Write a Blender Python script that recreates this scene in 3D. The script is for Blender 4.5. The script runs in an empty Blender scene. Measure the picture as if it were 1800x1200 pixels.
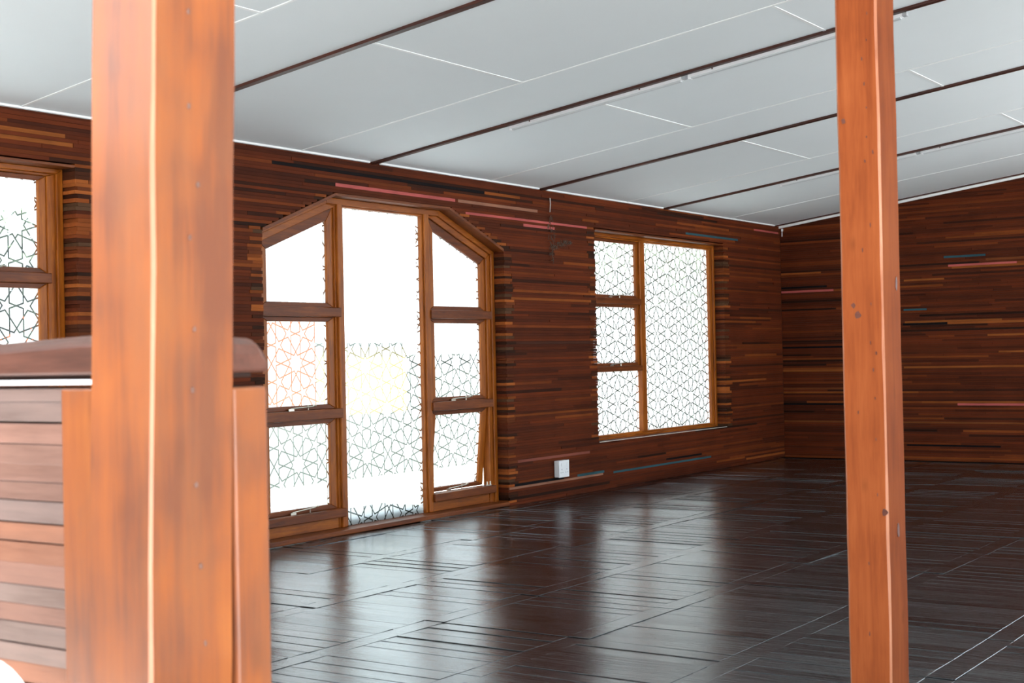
import bpy, bmesh, math, random
from mathutils import Vector, Matrix, Euler

C = bpy.context.scene.collection
scn = bpy.context.scene
rnd = random.Random(7)

# ------------------------------------------------------------------ camera
FPX = 2466.62
CAM = Vector((5.91411, -13.64342, 1.11832))
RGT = Vector((0.8254475, 0.5640913, -0.0209138))
UPV = Vector((0.0227243, 0.0038123, 0.9997345))
FWD = Vector((-0.5640213, 0.8257036, 0.0096720))
cam_data = bpy.data.cameras.new('camera')
cam = bpy.data.objects.new('camera', cam_data)
C.objects.link(cam)
M = Matrix((RGT, UPV, -FWD)).transposed().to_4x4()
M.translation = CAM
cam.matrix_world = M
cam_data.sensor_width = 36.0
cam_data.lens = FPX / 1800.0 * 36.0
cam_data.clip_start = 0.05
cam_data.clip_end = 300
cam_data.dof.use_dof = True
cam_data.dof.focus_distance = 8.6
cam_data.dof.aperture_fstop = 9.0
scn.camera = cam

# ------------------------------------------------------------------ light
scn.view_settings.view_transform = 'Standard'
scn.view_settings.look = 'None'
scn.view_settings.exposure = 0.94
scn.view_settings.gamma = 1.0
scn.view_settings.use_curve_mapping = False
wld = bpy.data.worlds.new('overcast_sky')
scn.world = wld
wld.use_nodes = True
bg = wld.node_tree.nodes['Background']
bg.inputs['Color'].default_value = (0.84, 0.93, 1.0, 1)
bg.inputs['Strength'].default_value = 2.6
sun_d = bpy.data.lights.new('sun', 'SUN')
sun_d.energy = 16.0
sun_d.angle = math.radians(3)
sun_d.color = (1.0, 0.98, 0.95)
sun = bpy.data.objects.new('sun', sun_d)
C.objects.link(sun)
sun.rotation_euler = (math.radians(36), 0, math.radians(31))

# ------------------------------------------------------------------ helpers
H = 2.4
SLOPE = 0.12785


def ceil_z(x):
    return H + SLOPE * x


ORG = {}


class MB:
    """collects solids in world coordinates; build() links them as ONE mesh object"""

    def __init__(self):
        self.v, self.f, self.m, self.t = [], [], [], []
        self.tint = (1, 1, 1)
        self.mi = 0

    def poly(self, verts, faces):
        b = len(self.v)
        self.v += [tuple(q) for q in verts]
        for fc in faces:
            self.f.append([i + b for i in fc])
            self.m.append(self.mi)
            self.t.append(self.tint)

    def box(self, x0, x1, y0, y1, z0, z1):
        self.poly([(x0, y0, z0), (x1, y0, z0), (x1, y1, z0), (x0, y1, z0), (x0, y0, z1), (x1, y0, z1), (x1, y1, z1), (x0, y1, z1)],
                  [(0, 3, 2, 1), (4, 5, 6, 7), (0, 1, 5, 4), (1, 2, 6, 5), (2, 3, 7, 6), (3, 0, 4, 7)])
        return self

    def prism(self, pts, d, flip=False):
        """pts: coplanar 3d polygon, extruded by vector d"""
        n = len(pts)
        pts = [Vector(q) for q in pts]
        d = Vector(d)
        nrm = Vector((0, 0, 0))
        for i in range(n):
            nrm += pts[i].cross(pts[(i + 1) % n])
        if nrm.dot(d) > 0:
            pts = pts[::-1]
        self.poly(pts + [q + d for q in pts],
                  [tuple(range(n)), tuple(range(2 * n - 1, n - 1, -1))] +
                  [((i + 1) % n, i, i + n, (i + 1) % n + n) for i in range(n)])
        return self

    def yz(self, pts, x0, x1):
        return self.prism([(x0, y, z) for y, z in pts], (x1 - x0, 0, 0))

    def tube(self, pts, r, n=8, r1=None):
        pts = [Vector(q) for q in pts]
        rings = []
        for i, q in enumerate(pts):
            a = pts[max(i - 1, 0)]
            b = pts[min(i + 1, len(pts) - 1)]
            t = (b - a).normalized()
            u = t.cross(Vector((0, 0, 1)))
            if u.length < 1e-3:
                u = t.cross(Vector((1, 0, 0)))
            u.normalize()
            w = t.cross(u)
            rr = r if r1 is None else r + (r1 - r) * i / max(1, len(pts) - 1)
            rings.append([q + (u * math.cos(k * 2 * math.pi / n) + w * math.sin(k * 2 * math.pi / n)) * rr for k in range(n)])
        vs = [q for rg in rings for q in rg]
        fs = []
        for i in range(len(rings) - 1):
            for k in range(n):
                k2 = (k + 1) % n
                fs.append((i * n + k, i * n + k2, (i + 1) * n + k2, (i + 1) * n + k))
        fs.append(tuple(range(n - 1, -1, -1)))
        fs.append(tuple(range((len(rings) - 1) * n, len(rings) * n)))
        self.poly(vs, fs)
        return self

    def build(self, name, mats, parent=None, origin=None, bevel=0.0, smooth=False, segs=2, fixn=False):
        po = ORG.get(parent.name, Vector((0, 0, 0))) if parent else Vector((0, 0, 0))
        o_ = Vector(origin) if origin is not None else po.copy()
        me = bpy.data.meshes.new(name)
        me.from_pydata([tuple(Vector(q) - o_) for q in self.v], [], self.f)
        if not isinstance(mats, (list, tuple)):
            mats = [mats]
        for mt in mats:
            me.materials.append(mt)
        if len(mats) > 1:
            me.polygons.foreach_set('material_index', self.m)
        at = me.attributes.new('tint', 'FLOAT_COLOR', 'FACE')
        flat = []
        for t in self.t:
            flat += [t[0], t[1], t[2], 1.0]
        at.data.foreach_set('color', flat)
        if fixn:
            bm = bmesh.new()
            bm.from_mesh(me)
            bmesh.ops.recalc_face_normals(bm, faces=bm.faces)
            bm.to_mesh(me)
            bm.free()
        if smooth:
            me.polygons.foreach_set('use_smooth', [True] * len(me.polygons))
        me.update()
        ob = bpy.data.objects.new(name, me)
        C.objects.link(ob)
        if parent:
            ob.parent = parent
            ob.location = o_ - po
        else:
            ob.location = o_
        ORG[ob.name] = o_
        if bevel > 0:
            bv = ob.modifiers.new('bevel', 'BEVEL')
            bv.width = bevel
            bv.segments = segs
            bv.limit_method = 'ANGLE'
            bv.angle_limit = math.radians(40)
        return ob


def empty(name, loc):
    o = bpy.data.objects.new(name, None)
    o.empty_display_size = 0.1
    C.objects.link(o)
    o.location = loc
    ORG[o.name] = Vector(loc)
    return o


def tag(o, label=None, cat=None, group=None, kind=None):
    if label:
        o['label'] = label
    if cat:
        o['category'] = cat
    if group:
        o['group'] = group
    if kind:
        o['kind'] = kind
    return o


def px(p):
    d = Vector(p) - CAM
    w = d.dot(FWD)
    if w < 0.1:
        return None
    return (900 + FPX * d.dot(RGT) / w, 600 - FPX * d.dot(UPV) / w, w)


def shown(pts):
    """size on the 1800 x 1200 frame of the quad pts, 0 outside the frame"""
    q = [px(p) for p in pts]
    if any(a is None for a in q):
        return 0
    q = [(min(max(a[0], 0), 1800), min(max(a[1], 0), 1200)) for a in q]
    s = 0
    for i in range(len(q)):
        a, b = q[i], q[(i + 1) % len(q)]
        s += a[0] * b[1] - b[0] * a[1]
    # what stands behind the two posts does not show
    cx = sum(a[0] for a in q) / len(q)
    cy = sum(a[1] for a in q) / len(q)
    if 160 < cx < 410 or 1482 < cx < 1582 or (cx < 470 and cy > 600):
        s *= 0.25
    return abs(s) / 2


# ------------------------------------------------------------------ node materials
class NT:
    def __init__(self, name):
        self.mat = bpy.data.materials.new(name)
        self.mat.use_nodes = True
        self.t = self.mat.node_tree
        self.n = self.t.nodes
        self.b = self.n.get('Principled BSDF')
        self.out = self.n.get('Material Output')

    def add(self, kind, **kw):
        nd = self.n.new(kind)
        for k, v in kw.items():
            setattr(nd, k, v)
        return nd

    def link(self, a, b):
        self.t.links.new(a, b)

    def val(self, sock, v):
        if hasattr(v, 'is_output') or isinstance(v, bpy.types.NodeSocket):
            self.link(v, sock)
        else:
            sock.default_value = v

    def m(self, op, a, b=None, c=None, clamp=False):
        nd = self.add('ShaderNodeMath', operation=op, use_clamp=clamp)
        self.val(nd.inputs[0], a)
        if b is not None:
            self.val(nd.inputs[1], b)
        if c is not None:
            self.val(nd.inputs[2], c)
        return nd.outputs[0]

    def mixc(self, fac, a, b, blend='MIX'):
        nd = self.add('ShaderNodeMix', data_type='RGBA', blend_type=blend)
        self.val(nd.inputs[0], fac)
        for s, v in ((nd.inputs[6], a), (nd.inputs[7], b)):
            if isinstance(v, (tuple, list)):
                s.default_value = (v[0], v[1], v[2], 1)
            else:
                self.link(v, s)
        return nd.outputs[2]

    def noise(self, vec, scale, detail=3.0, rough=0.55, dist=0.0):
        nd = self.add('ShaderNodeTexNoise')
        nd.inputs['Scale'].default_value = scale
        nd.inputs['Detail'].default_value = detail
        nd.inputs['Roughness'].default_value = rough
        nd.inputs['Distortion'].default_value = dist
        if vec is not None:
            self.link(vec, nd.inputs['Vector'])
        return nd.outputs['Fac']

    def ramp(self, fac, stops):
        nd = self.add('ShaderNodeValToRGB')
        cr = nd.color_ramp
        while len(cr.elements) > 1:
            cr.elements.remove(cr.elements[-1])
        cr.elements[0].position = stops[0][0]
        cr.elements[0].color = (*stops[0][1], 1)
        for p, c in stops[1:]:
            e = cr.elements.new(p)
            e.color = (*c, 1)
        self.link(fac, nd.inputs[0])
        return nd.outputs[0]

    def coords(self, scale, rand=True):
        tc = self.add('ShaderNodeTexCoord')
        mp = self.add('ShaderNodeMapping')
        mp.inputs['Scale'].default_value = scale
        self.link(tc.outputs['Object'], mp.inputs['Vector'])
        if rand:
            oi = self.add('ShaderNodeObjectInfo')
            mul = self.m('MULTIPLY', oi.outputs['Random'], 37.0)
            self.link(mul, mp.inputs['Location'])
        return mp.outputs['Vector']


def s2l(c):
    return tuple((x / 12.92 if x <= 0.04045 else ((x + 0.055) / 1.055) ** 2.4) for x in (v / 255 for v in c))


AX = {'X': (1, 14, 14), 'Y': (14, 1, 14), 'Z': (14, 14, 1)}


def wood(name, axis, dark, mid, light, rough=0.4, tint=False, knots=0.0, coat=0.0, bump=0.15, scale=3.0, rand=True, blotch=0.35, spec=0.5, worn=0.0):
    k = NT(name)
    v = k.coords(AX[axis], rand)
    g = k.noise(v, scale, 6, 0.62, 0.6)
    fine = k.noise(v, scale * 7, 4, 0.6)
    big = k.noise(k.coords((1, 1, 1), rand), 3.2, 3)
    f = k.m('ADD', k.m('MULTIPLY', g, 0.75), k.m('MULTIPLY', fine, 0.25))
    f = k.m('ADD', f, k.m('MULTIPLY', k.m('SUBTRACT', big, 0.5), blotch), clamp=True)
    col = k.ramp(f, [(0.28, dark), (0.5, mid), (0.72, light)])
    if tint:
        at = k.add('ShaderNodeAttribute', attribute_name='tint')
        col = k.mixc(1.0, col, at.outputs['Color'], 'MULTIPLY')
    if knots > 0:
        vo = k.add('ShaderNodeTexVoronoi', feature='F1')
        vo.inputs['Scale'].default_value = 1.0
        kc = {'X': (4, 11, 11), 'Y': (11, 4, 11), 'Z': (11, 11, 5.0)}[axis]
        k.link(k.coords(kc, rand), vo.inputs['Vector'])
        wob = k.m('ADD', vo.outputs['Distance'], k.m('MULTIPLY', k.m('SUBTRACT', big, 0.5), 0.25))
        mk = k.m('SUBTRACT', 1.0, k.m('DIVIDE', wob, 0.15), clamp=True)
        mk = k.m('MULTIPLY', mk, knots, clamp=True)
        col = k.mixc(mk, col, tuple(c * 0.22 for c in dark))
    if worn > 0:
        wn = k.noise(k.coords((1.0, 1.0, 0.45) if axis == 'Z' else (1, 1, 1), rand), 9.0, 5, 0.65)
        wm = k.m('MULTIPLY', k.m('SUBTRACT', wn, 0.46, clamp=True), 5.0, clamp=True)
        col = k.mixc(k.m('MULTIPLY', wm, worn), col, tuple(c * w_ for c, w_ in zip(mid, (0.72, 0.95, 1.5))))
    k.link(col, k.b.inputs['Base Color'])
    rr = k.m('ADD', rough - 0.1, k.m('MULTIPLY', g, 0.2))
    k.link(rr, k.b.inputs['Roughness'])
    k.b.inputs['Coat Weight'].default_value = coat
    k.b.inputs['Coat Roughness'].default_value = 0.15
    k.b.inputs['Specular IOR Level'].default_value = spec
    if bump > 0:
        bp = k.add('ShaderNodeBump')
        bp.inputs['Strength'].default_value = bump
        bp.inputs['Distance'].default_value = 0.004
        k.link(f, bp.inputs['Height'])
        k.link(bp.outputs[0], k.b.inputs['Normal'])
    return k.mat


def plain(name, col, rough=0.5, metal=0.0, var=0.06, scale=6.0, spec=0.5):
    k = NT(name)
    n = k.noise(k.coords((1, 1, 1)), scale, 4)
    c = k.ramp(n, [(0.3, tuple(max(0, x * (1 - var)) for x in col)), (0.7, tuple(min(1, x * (1 + var)) for x in col))])
    k.link(c, k.b.inputs['Base Color'])
    k.b.inputs['Roughness'].default_value = rough
    k.b.inputs['Metallic'].default_value = metal
    k.b.inputs['Specular IOR Level'].default_value = spec
    return k.mat


W3 = ((0.72, 0.69, 0.69), (1.0, 1.0, 1.0), (1.22, 1.18, 1.12))
M_strip_y = wood('strip_timber_along_wall', 'Y', *W3, rough=0.62, tint=True, bump=0.25, blotch=0.5, rand=False, spec=0.07)
M_strip_x = wood('strip_timber_across_room', 'X', *W3, rough=0.62, tint=True, bump=0.25, blotch=0.5, rand=False, spec=0.07)
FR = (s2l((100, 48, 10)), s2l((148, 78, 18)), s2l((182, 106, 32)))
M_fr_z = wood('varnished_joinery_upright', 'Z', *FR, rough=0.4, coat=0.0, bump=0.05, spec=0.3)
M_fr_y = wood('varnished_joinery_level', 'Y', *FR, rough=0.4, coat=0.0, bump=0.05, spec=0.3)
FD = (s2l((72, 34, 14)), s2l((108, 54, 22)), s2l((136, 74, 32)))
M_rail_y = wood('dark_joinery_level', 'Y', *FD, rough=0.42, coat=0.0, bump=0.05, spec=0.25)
PO = (s2l((112, 66, 46)), s2l((144, 80, 42)), s2l((158, 90, 42)))
M_post = wood('orange_post_timber', 'Z', *PO, rough=0.38, knots=0.35, coat=0.3, bump=0.08, scale=1.2, blotch=1.3, worn=0.55)
PR = (s2l((122, 58, 28)), s2l((142, 72, 36)), s2l((156, 84, 44)))
M_post2 = wood('red_orange_post_timber', 'Z', *PR, rough=0.8, knots=0.3, coat=0.0, spec=0.1, bump=0.08, scale=2.0, blotch=0.6)
M_slat = wood('weathered_slat_timber', 'X', (0.7, 0.65, 0.62), (1, 1, 1), (1.25, 1.22, 1.2), rough=0.5, tint=True, bump=0.25, blotch=0.8)
M_hand = wood('handrail_timber', 'X', s2l((70, 42, 33)), s2l((94, 57, 45)), s2l((112, 74, 60)), rough=0.42, bump=0.15, blotch=0.7)
M_batten = wood('ceiling_batten_timber', 'X', s2l((44, 20, 14)), s2l((66, 29, 18)), s2l((92, 44, 26)), rough=0.45, bump=0.1)
M_panel = plain('white_ceiling_board', s2l((236, 241, 243)), 0.7, var=0.012, scale=1.3, spec=0.2)
M_joint = plain('white_plastic_joint_strip', s2l((246, 248, 248)), 0.4, var=0.01)
M_white = plain('white_plastic', s2l((240, 242, 244)), 0.35, var=0.01)
M_grey = plain('grey_plastic', s2l((168, 172, 176)), 0.4, var=0.02)
M_black = plain('dark_holes', (0.012, 0.012, 0.012), 0.6)
M_steel = plain('dull_silver_metal', s2l((196, 190, 176)), 0.32, metal=0.85, var=0.05)
M_sill = plain('pale_painted_sill', s2l((196, 186, 178)), 0.5, var=0.05)
M_back = plain('dark_backing', s2l((46, 26, 18)), 0.8)
M_web = plain('dusty_web', s2l((92, 74, 62)), 0.9)
M_ground = plain('pale_yard_ground', s2l((212, 211, 208)), 0.85, var=0.08, scale=0.8)
M_orange = plain('orange_painted_plaster', s2l((176, 96, 54)), 0.8, var=0.04, scale=1.0)
M_outgrey = plain('grey_garden_plaster', s2l((88, 94, 88)), 0.85, var=0.12, scale=2.0)


# floor: near black varnished boards, scuffed
def floor_mat():
    k = NT('black_varnished_floor')
    v = k.coords((1.2, 16, 16), rand=False)
    g = k.noise(v, 4.0, 6, 0.6, 0.4)
    big = k.noise(k.coords((0.6, 2.0, 1), rand=False), 1.6, 4)
    at = k.add('ShaderNodeAttribute', attribute_name='tint')
    col = k.ramp(g, [(0.25, (0.007, 0.0066, 0.0070)), (0.55, (0.014, 0.0132, 0.0140)), (0.8, (0.027, 0.0255, 0.0265))])
    col = k.mixc(1.0, col, at.outputs['Color'], 'MULTIPLY')
    sc = k.noise(k.coords((5, 26, 5), rand=False), 6.0, 2, 0.7, 1.5)
    sm = k.m('MULTIPLY', k.m('SUBTRACT', sc, 0.70, clamp=True), 5.0, clamp=True)
    col = k.mixc(k.m('MULTIPLY', sm, 0.5), col, (0.12, 0.11, 0.10))
    k.link(col, k.b.inputs['Base Color'])
    r = k.m('ADD', 0.11, k.m('MULTIPLY', g, 0.16))
    r = k.m('ADD', r, k.m('MULTIPLY', k.m('SUBTRACT', big, 0.5), 0.16), clamp=True)
    k.link(r, k.b.inputs['Roughness'])
    k.b.inputs['IOR'].default_value = 2.2
    k.b.inputs['Specular Tint'].default_value = (0.86, 0.94, 1.0, 1)
    bp = k.add('ShaderNodeBump')
    bp.inputs['Strength'].default_value = 0.22
    bp.inputs['Distance'].default_value = 0.006
    k.link(k.m('ADD', g, k.m('MULTIPLY', big, 0.6)), bp.inputs['Height'])
    k.link(bp.outputs[0], k.b.inputs['Normal'])
    return k.mat


M_floor = floor_mat()


# frosted film cut with a ten-fold star lattice; the lines are clear glass
def film_mat(name, tcol):
    k = NT(name)
    R = 0.1336
    Wd, Hd = 3.236068, 4.454
    tc = k.add('ShaderNodeTexCoord')
    sx = k.add('ShaderNodeSeparateXYZ')
    k.link(tc.outputs['Object'], sx.inputs[0])
    X = k.m('DIVIDE', sx.outputs[1], R)
    Y = k.m('DIVIDE', sx.outputs[2], R)

    def fold(a, per):
        q = k.m('DIVIDE', a, per)
        q = k.m('SUBTRACT', q, k.m('ROUND', q))
        return k.m('ABSOLUTE', k.m('MULTIPLY', q, per))
    x1, y1 = fold(X, Wd), fold(Y, Hd)
    x2, y2 = k.m('SUBTRACT', Wd / 2, x1), k.m('SUBTRACT', Hd / 2, y1)
    d1 = k.m('ADD', k.m('MULTIPLY', x1, x1), k.m('MULTIPLY', y1, y1))
    d2 = k.m('ADD', k.m('MULTIPLY', x2, x2), k.m('MULTIPLY', y2, y2))
    sel = k.m('LESS_THAN', d2, d1)

    def lerp(a, b):
        return k.m('ADD', a, k.m('MULTIPLY', k.m('SUBTRACT', b, a), sel))
    x, y = lerp(x1, x2), lerp(y1, y2)
    ang = k.m('ARCTAN2', y, x)
    rad = k.m('SQRT', k.m('ADD', k.m('MULTIPLY', x, x), k.m('MULTIPLY', y, y)))
    A = math.radians(36)
    q = k.m('DIVIDE', ang, A)
    idx = k.m('ROUND', q)
    ph = k.m('MULTIPLY', k.m('ABSOLUTE', k.m('SUBTRACT', q, idx)), A)
    u = k.m('MULTIPLY', rad, k.m('COSINE', ph))
    v = k.m('MULTIPLY', rad, k.m('SINE', ph))
    hexz = k.m('LESS_THAN', idx, 0.5)

    def seg(a, b):
        ax, ay = a
        bx, by = b[0] - ax, b[1] - ay
        L2 = bx * bx + by * by
        pu, pv = k.m('SUBTRACT', u, ax), k.m('SUBTRACT', v, ay)
        t = k.m('DIVIDE', k.m('ADD', k.m('MULTIPLY', pu, bx), k.m('MULTIPLY', pv, by)), L2, clamp=True)
        du = k.m('SUBTRACT', pu, k.m('MULTIPLY', t, bx))
        dv = k.m('SUBTRACT', pv, k.m('MULTIPLY', t, by))
        return k.m('SQRT', k.m('ADD', k.m('MULTIPLY', du, du), k.m('MULTIPLY', dv, dv)))
    always = [((1, 0), (0.5003, 0.1626)), ((0.5003, 0.1626), (0.382, 0)), ((1, 0), (1.3088, 0.1004)),
              ((1.3088, 0.1004), (1.309, 0.4253)), ((1.309, 0.4253), (1.4998, 0.1625))]
    dist = None
    for s in always:
        d = seg(*s)
        dist = d if dist is None else k.m('MINIMUM', dist, d)
    pent = k.m('MINIMUM', seg((1.4998, 0.1625), (1.8087, 0.2628)), seg((1.8087, 0.2628), (1.6178, 0)))
    hx = seg((1.4998, 0.1625), (1.618, 0))
    extra = k.m('ADD', k.m('MULTIPLY', hx, hexz), k.m('MULTIPLY', pent, k.m('SUBTRACT', 1.0, hexz)))
    dist = k.m('MINIMUM', dist, extra)
    line = k.m('LESS_THAN', dist, 0.034)
    n = k.noise(k.coords((1, 1, 1), rand=False), 40.0, 2)
    tr = k.add('ShaderNodeBsdfTranslucent')
    k.link(k.mixc(n, tcol, tuple(min(1, c * 1.03) for c in tcol)), tr.inputs['Color'])
    df = k.add('ShaderNodeBsdfDiffuse')
    df.inputs['Color'].default_value = (0.8, 0.84, 0.84, 1)
    mx = k.add('ShaderNodeMixShader')
    mx.inputs[0].default_value = 0.06
    k.link(tr.outputs[0], mx.inputs[1])
    k.link(df.outputs[0], mx.inputs[2])
    cl = k.add('ShaderNodeBsdfTransparent')
    cl.inputs['Color'].default_value = (0.45, 0.49, 0.48, 1)
    m2 = k.add('ShaderNodeMixShader')
    k.link(line, m2.inputs[0])
    k.link(mx.outputs[0], m2.inputs[1])
    k.link(cl.outputs[0], m2.inputs[2])
    gl = k.add('ShaderNodeBsdfGlossy')
    gl.inputs['Roughness'].default_value = 0.12
    m3 = k.add('ShaderNodeMixShader')
    m3.inputs[0].default_value = 0.03
    k.link(m2.outputs[0], m3.inputs[1])
    k.link(gl.outputs[0], m3.inputs[2])
    k.link(m3.outputs[0], k.out.inputs['Surface'])
    return k.mat


M_film = film_mat('star_cut_frosted_film', (0.86, 0.91, 0.935))


def glass_mat():
    k = NT('clear_glass')
    cl = k.add('ShaderNodeBsdfTransparent')
    cl.inputs['Color'].default_value = (0.93, 0.96, 0.95, 1)
    gl = k.add('ShaderNodeBsdfGlossy')
    gl.inputs['Roughness'].default_value = 0.03
    mx = k.add('ShaderNodeMixShader')
    mx.inputs[0].default_value = 0.05
    k.link(cl.outputs[0], mx.inputs[1])
    k.link(gl.outputs[0], mx.inputs[2])
    k.link(mx.outputs[0], k.out.inputs['Surface'])
    return k.mat


M_glass = glass_mat()

# ------------------------------------------------------------------ openings of the window wall
DY0, DY1, DSH, DTOP, DHALF = -7.592, -5.072, 1.908, 2.168, 0.605
DC = (DY0 + DY1) / 2
WIN2 = (-3.748, -1.360, 0.386, 2.142)
WIN1 = (-11.33, -8.945, 0.386, 2.142)


def openings(z):
    r = []
    if z < DSH:
        r.append((DY0, DY1))
    elif z < DTOP:
        h = (DY1 - DY0) / 2 + (DHALF - (DY1 - DY0) / 2) * (z - DSH) / (DTOP - DSH)
        r.append((DC - h, DC + h))
    for a, b, c, d in (WIN1, WIN2):
        if c < z < d:
            r.append((a, b))
    return sorted(r)


# ------------------------------------------------------------------ walls of stacked timber strips
# albedo of the strips (sRGB), with how often each turns up
PAL = [((100, 51, 34), 24), ((108, 54, 35), 24), ((116, 58, 36), 16), ((92, 47, 33), 16), ((82, 43, 32), 8), ((68, 39, 31), 4),
       ((130, 69, 40), 6), ((146, 82, 45), 2.5), ((164, 97, 53), 1.0), ((54, 35, 30), 1.5)]
PAL_END = [((150, 84, 46), 6), ((118, 66, 42), 6), ((84, 48, 34), 6), ((62, 40, 32), 6), ((178, 106, 58), 3), ((96, 72, 58), 3)]


def pick(pal):
    t = rnd.random() * sum(w for _, w in pal)
    for c, w in pal:
        t -= w
        if t <= 0:
            break
    j = rnd.uniform(0.86, 1.14)
    r_, g_, b_ = s2l(c)
    j *= 0.68
    return (r_ * j, g_ * j * 0.86, b_ * j * 0.66)


PINK, TAN, TEAL, BLK, ORG_ = s2l((180, 90, 86)), s2l((146, 102, 82)), s2l((50, 82, 90)), s2l((22, 18, 19)), s2l((138, 78, 36))
# painted or unlike strips the photograph singles out: z, from, to, colour
MARK_L = [(2.232, -6.93, -5.66, PINK), (2.212, -5.63, -4.60, TAN), (2.133, -5.54, -3.75, PINK), (2.111, -4.80, -4.36, PINK),
          (0.144, -4.10, -3.68, TEAL), (0.127, -3.53, -1.71, TEAL), (0.122, -5.06, -3.70, TAN), (2.200, -2.13, -1.02, TEAL),
          (2.320, -0.64, -0.04, PINK), (0.148, -5.05, -4.30, BLK), (2.30, -7.5, -5.3, BLK), (1.20, -5.0, -3.76, s2l((70, 40, 30))),
          (0.31, -5.05, -3.9, s2l((130, 74, 62))), (0.168, -2.6, -1.9, BLK), (2.28, -9.6, -9.0, ORG_), (2.25, -9.5, -8.95, ORG_)]
MARK_B = [(1.712, 0.0, 0.57, PINK), (1.908, 1.74, 2.39, PINK), (0.543, 1.80, 2.60, PINK), (0.545, 0.0, 0.65, BLK), (1.13, 0.0, 0.65, BLK),
          (1.757, 0.0, 0.5, BLK), (0.885, 0.0, 0.66, ORG_), (0.908, 1.28, 2.6, ORG_), (1.366, 1.30, 2.24, ORG_), (0.374, 0.0, 2.6, s2l((116, 66, 34))),
          (0.15, 1.29, 2.2, BLK), (1.48, 1.29, 1.52, TEAL), (1.345, 1.28, 1.72, BLK), (1.99, 1.7, 2.1, TEAL), (1.93, 2.1, 2.6, s2l((110, 60, 32))),
          (1.78, 1.3, 1.7, ORG_), (1.34, 2.3, 2.7, ORG_), (1.22, 2.1, 2.7, ORG_), (1.05, 2.2, 2.7, ORG_), (0.72, 0.0, 0.66, s2l((110, 60, 32)))]


def courses(z1, step=0.0203):
    z, r = 0.0, []
    while z < z1:
        h = step * rnd.uniform(0.88, 1.12)
        r.append((z, z + h))
        z += h
    return r


def runs(a, b, ends, marks):
    """cut [a, b] into strips of random length; short blocks next to an opening"""
    r = []
    x = a
    if ends[0] and b - a > 0.5 and rnd.random() < 0.6:
        x2 = a + rnd.uniform(0.08, 0.13)
        r.append((a, x2, pick(PAL_END)))
        x = x2
    tail = None
    if ends[1] and b - a > 0.5 and rnd.random() < 0.6:
        x2 = b - rnd.uniform(0.08, 0.13)
        tail = (x2, b, pick(PAL_END))
        b = x2
    marks = sorted((max(m[0], x), min(m[1], b), m[2]) for m in marks if m[0] < b - 0.02 and m[1] > x + 0.02)
    cuts = []
    q = x
    for m0, m1, c in marks:
        m0 = max(m0, q)
        if m1 - m0 < 0.02:
            continue
        cuts.append((q, m0, None))
        cuts.append((m0, m1, c))
        q = m1
    cuts.append((q, b, None))
    for p0, p1, c in cuts:
        if p1 - p0 < 1e-3:
            continue
        if c is not None:
            r.append((p0, p1, c))
            continue
        q = p0
        while q < p1 - 1e-3:
            L = rnd.choice((rnd.uniform(0.25, 0.8), rnd.uniform(0.6, 1.6), rnd.uniform(0.9, 2.2)))
            e = p1 if q + L > p1 - 0.15 else q + L
            r.append((q, e, pick(PAL)))
            q = e
    if tail:
        r.append(tail)
    return r


def strip_wall(name, label, wall_obj, axis, mat, marks, length, ztop):
    items = []
    for ci, (z0, z1) in enumerate(courses(ztop(length[0]) if axis == 'Y' else ztop(length[1]))):
        zc = (z0 + z1) / 2
        mk = [(m[1], m[2], m[3]) for m in marks if z0 <= m[0] < z1]
        if axis == 'Y':
            spans = []
            a = length[0]
            for o0, o1 in openings(zc):
                j0 = (0.0 if ci % 2 else rnd.choice((0.0, 0.008, 0.014))) + rnd.uniform(0, 0.003)
                j1 = (0.0 if ci % 2 else rnd.choice((0.0, 0.008, 0.014))) + rnd.uniform(0, 0.003)
                spans.append((a, o0 - j0, (a > length[0], True)))
                a = o1 + j1
            spans.append((a, length[1], (a > length[0], False)))
        else:
            lo = max(length[0], (z1 + 0.0 - H) / SLOPE) if z1 > H else length[0]
            spans = [(lo, length[1], (False, False))]
        for a, b, e in spans:
            if b - a < 0.02:
                continue
            for s0, s1, col in runs(a, b, e, mk):
                proud = rnd.choice((0, 0, 0, 0.001, 0.002, -0.0015)) + rnd.uniform(-0.0008, 0.0008)
                items.append((s0 + 0.0006, s1 - 0.0006, z0 + 0.0003, z1 - 0.0006, proud, col))
    sized = []
    for it in items:
        s0, s1, z0, z1, p, col = it
        if axis == 'Y':
            q = [(0, s0, z0), (0, s1, z0), (0, s1, z1), (0, s0, z1)]
        else:
            q = [(s0, 0, z0), (s1, 0, z0), (s1, 0, z1), (s0, 0, z1)]
        sized.append((shown(q), it))
    sized.sort(key=lambda a: -a[0])
    rest = MB()
    for n, (sz, it) in enumerate(sized):
        s0, s1, z0, z1, p, col = it
        mb = MB() if n < 300 else rest
        mb.tint = col
        if axis == 'Y':
            top = z1
            mb.box(-0.16, p, s0, s1, z0, min(z1, H))
        else:
            mb.box(s0, s1, -p, 0.10, z0, z1)
        if n < 300:
            mb.build('timber_strip', mat, wall_obj)
    r = rest.build('timber_cladding', mat, wall_obj)
    r['kind'] = 'stuff'


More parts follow.
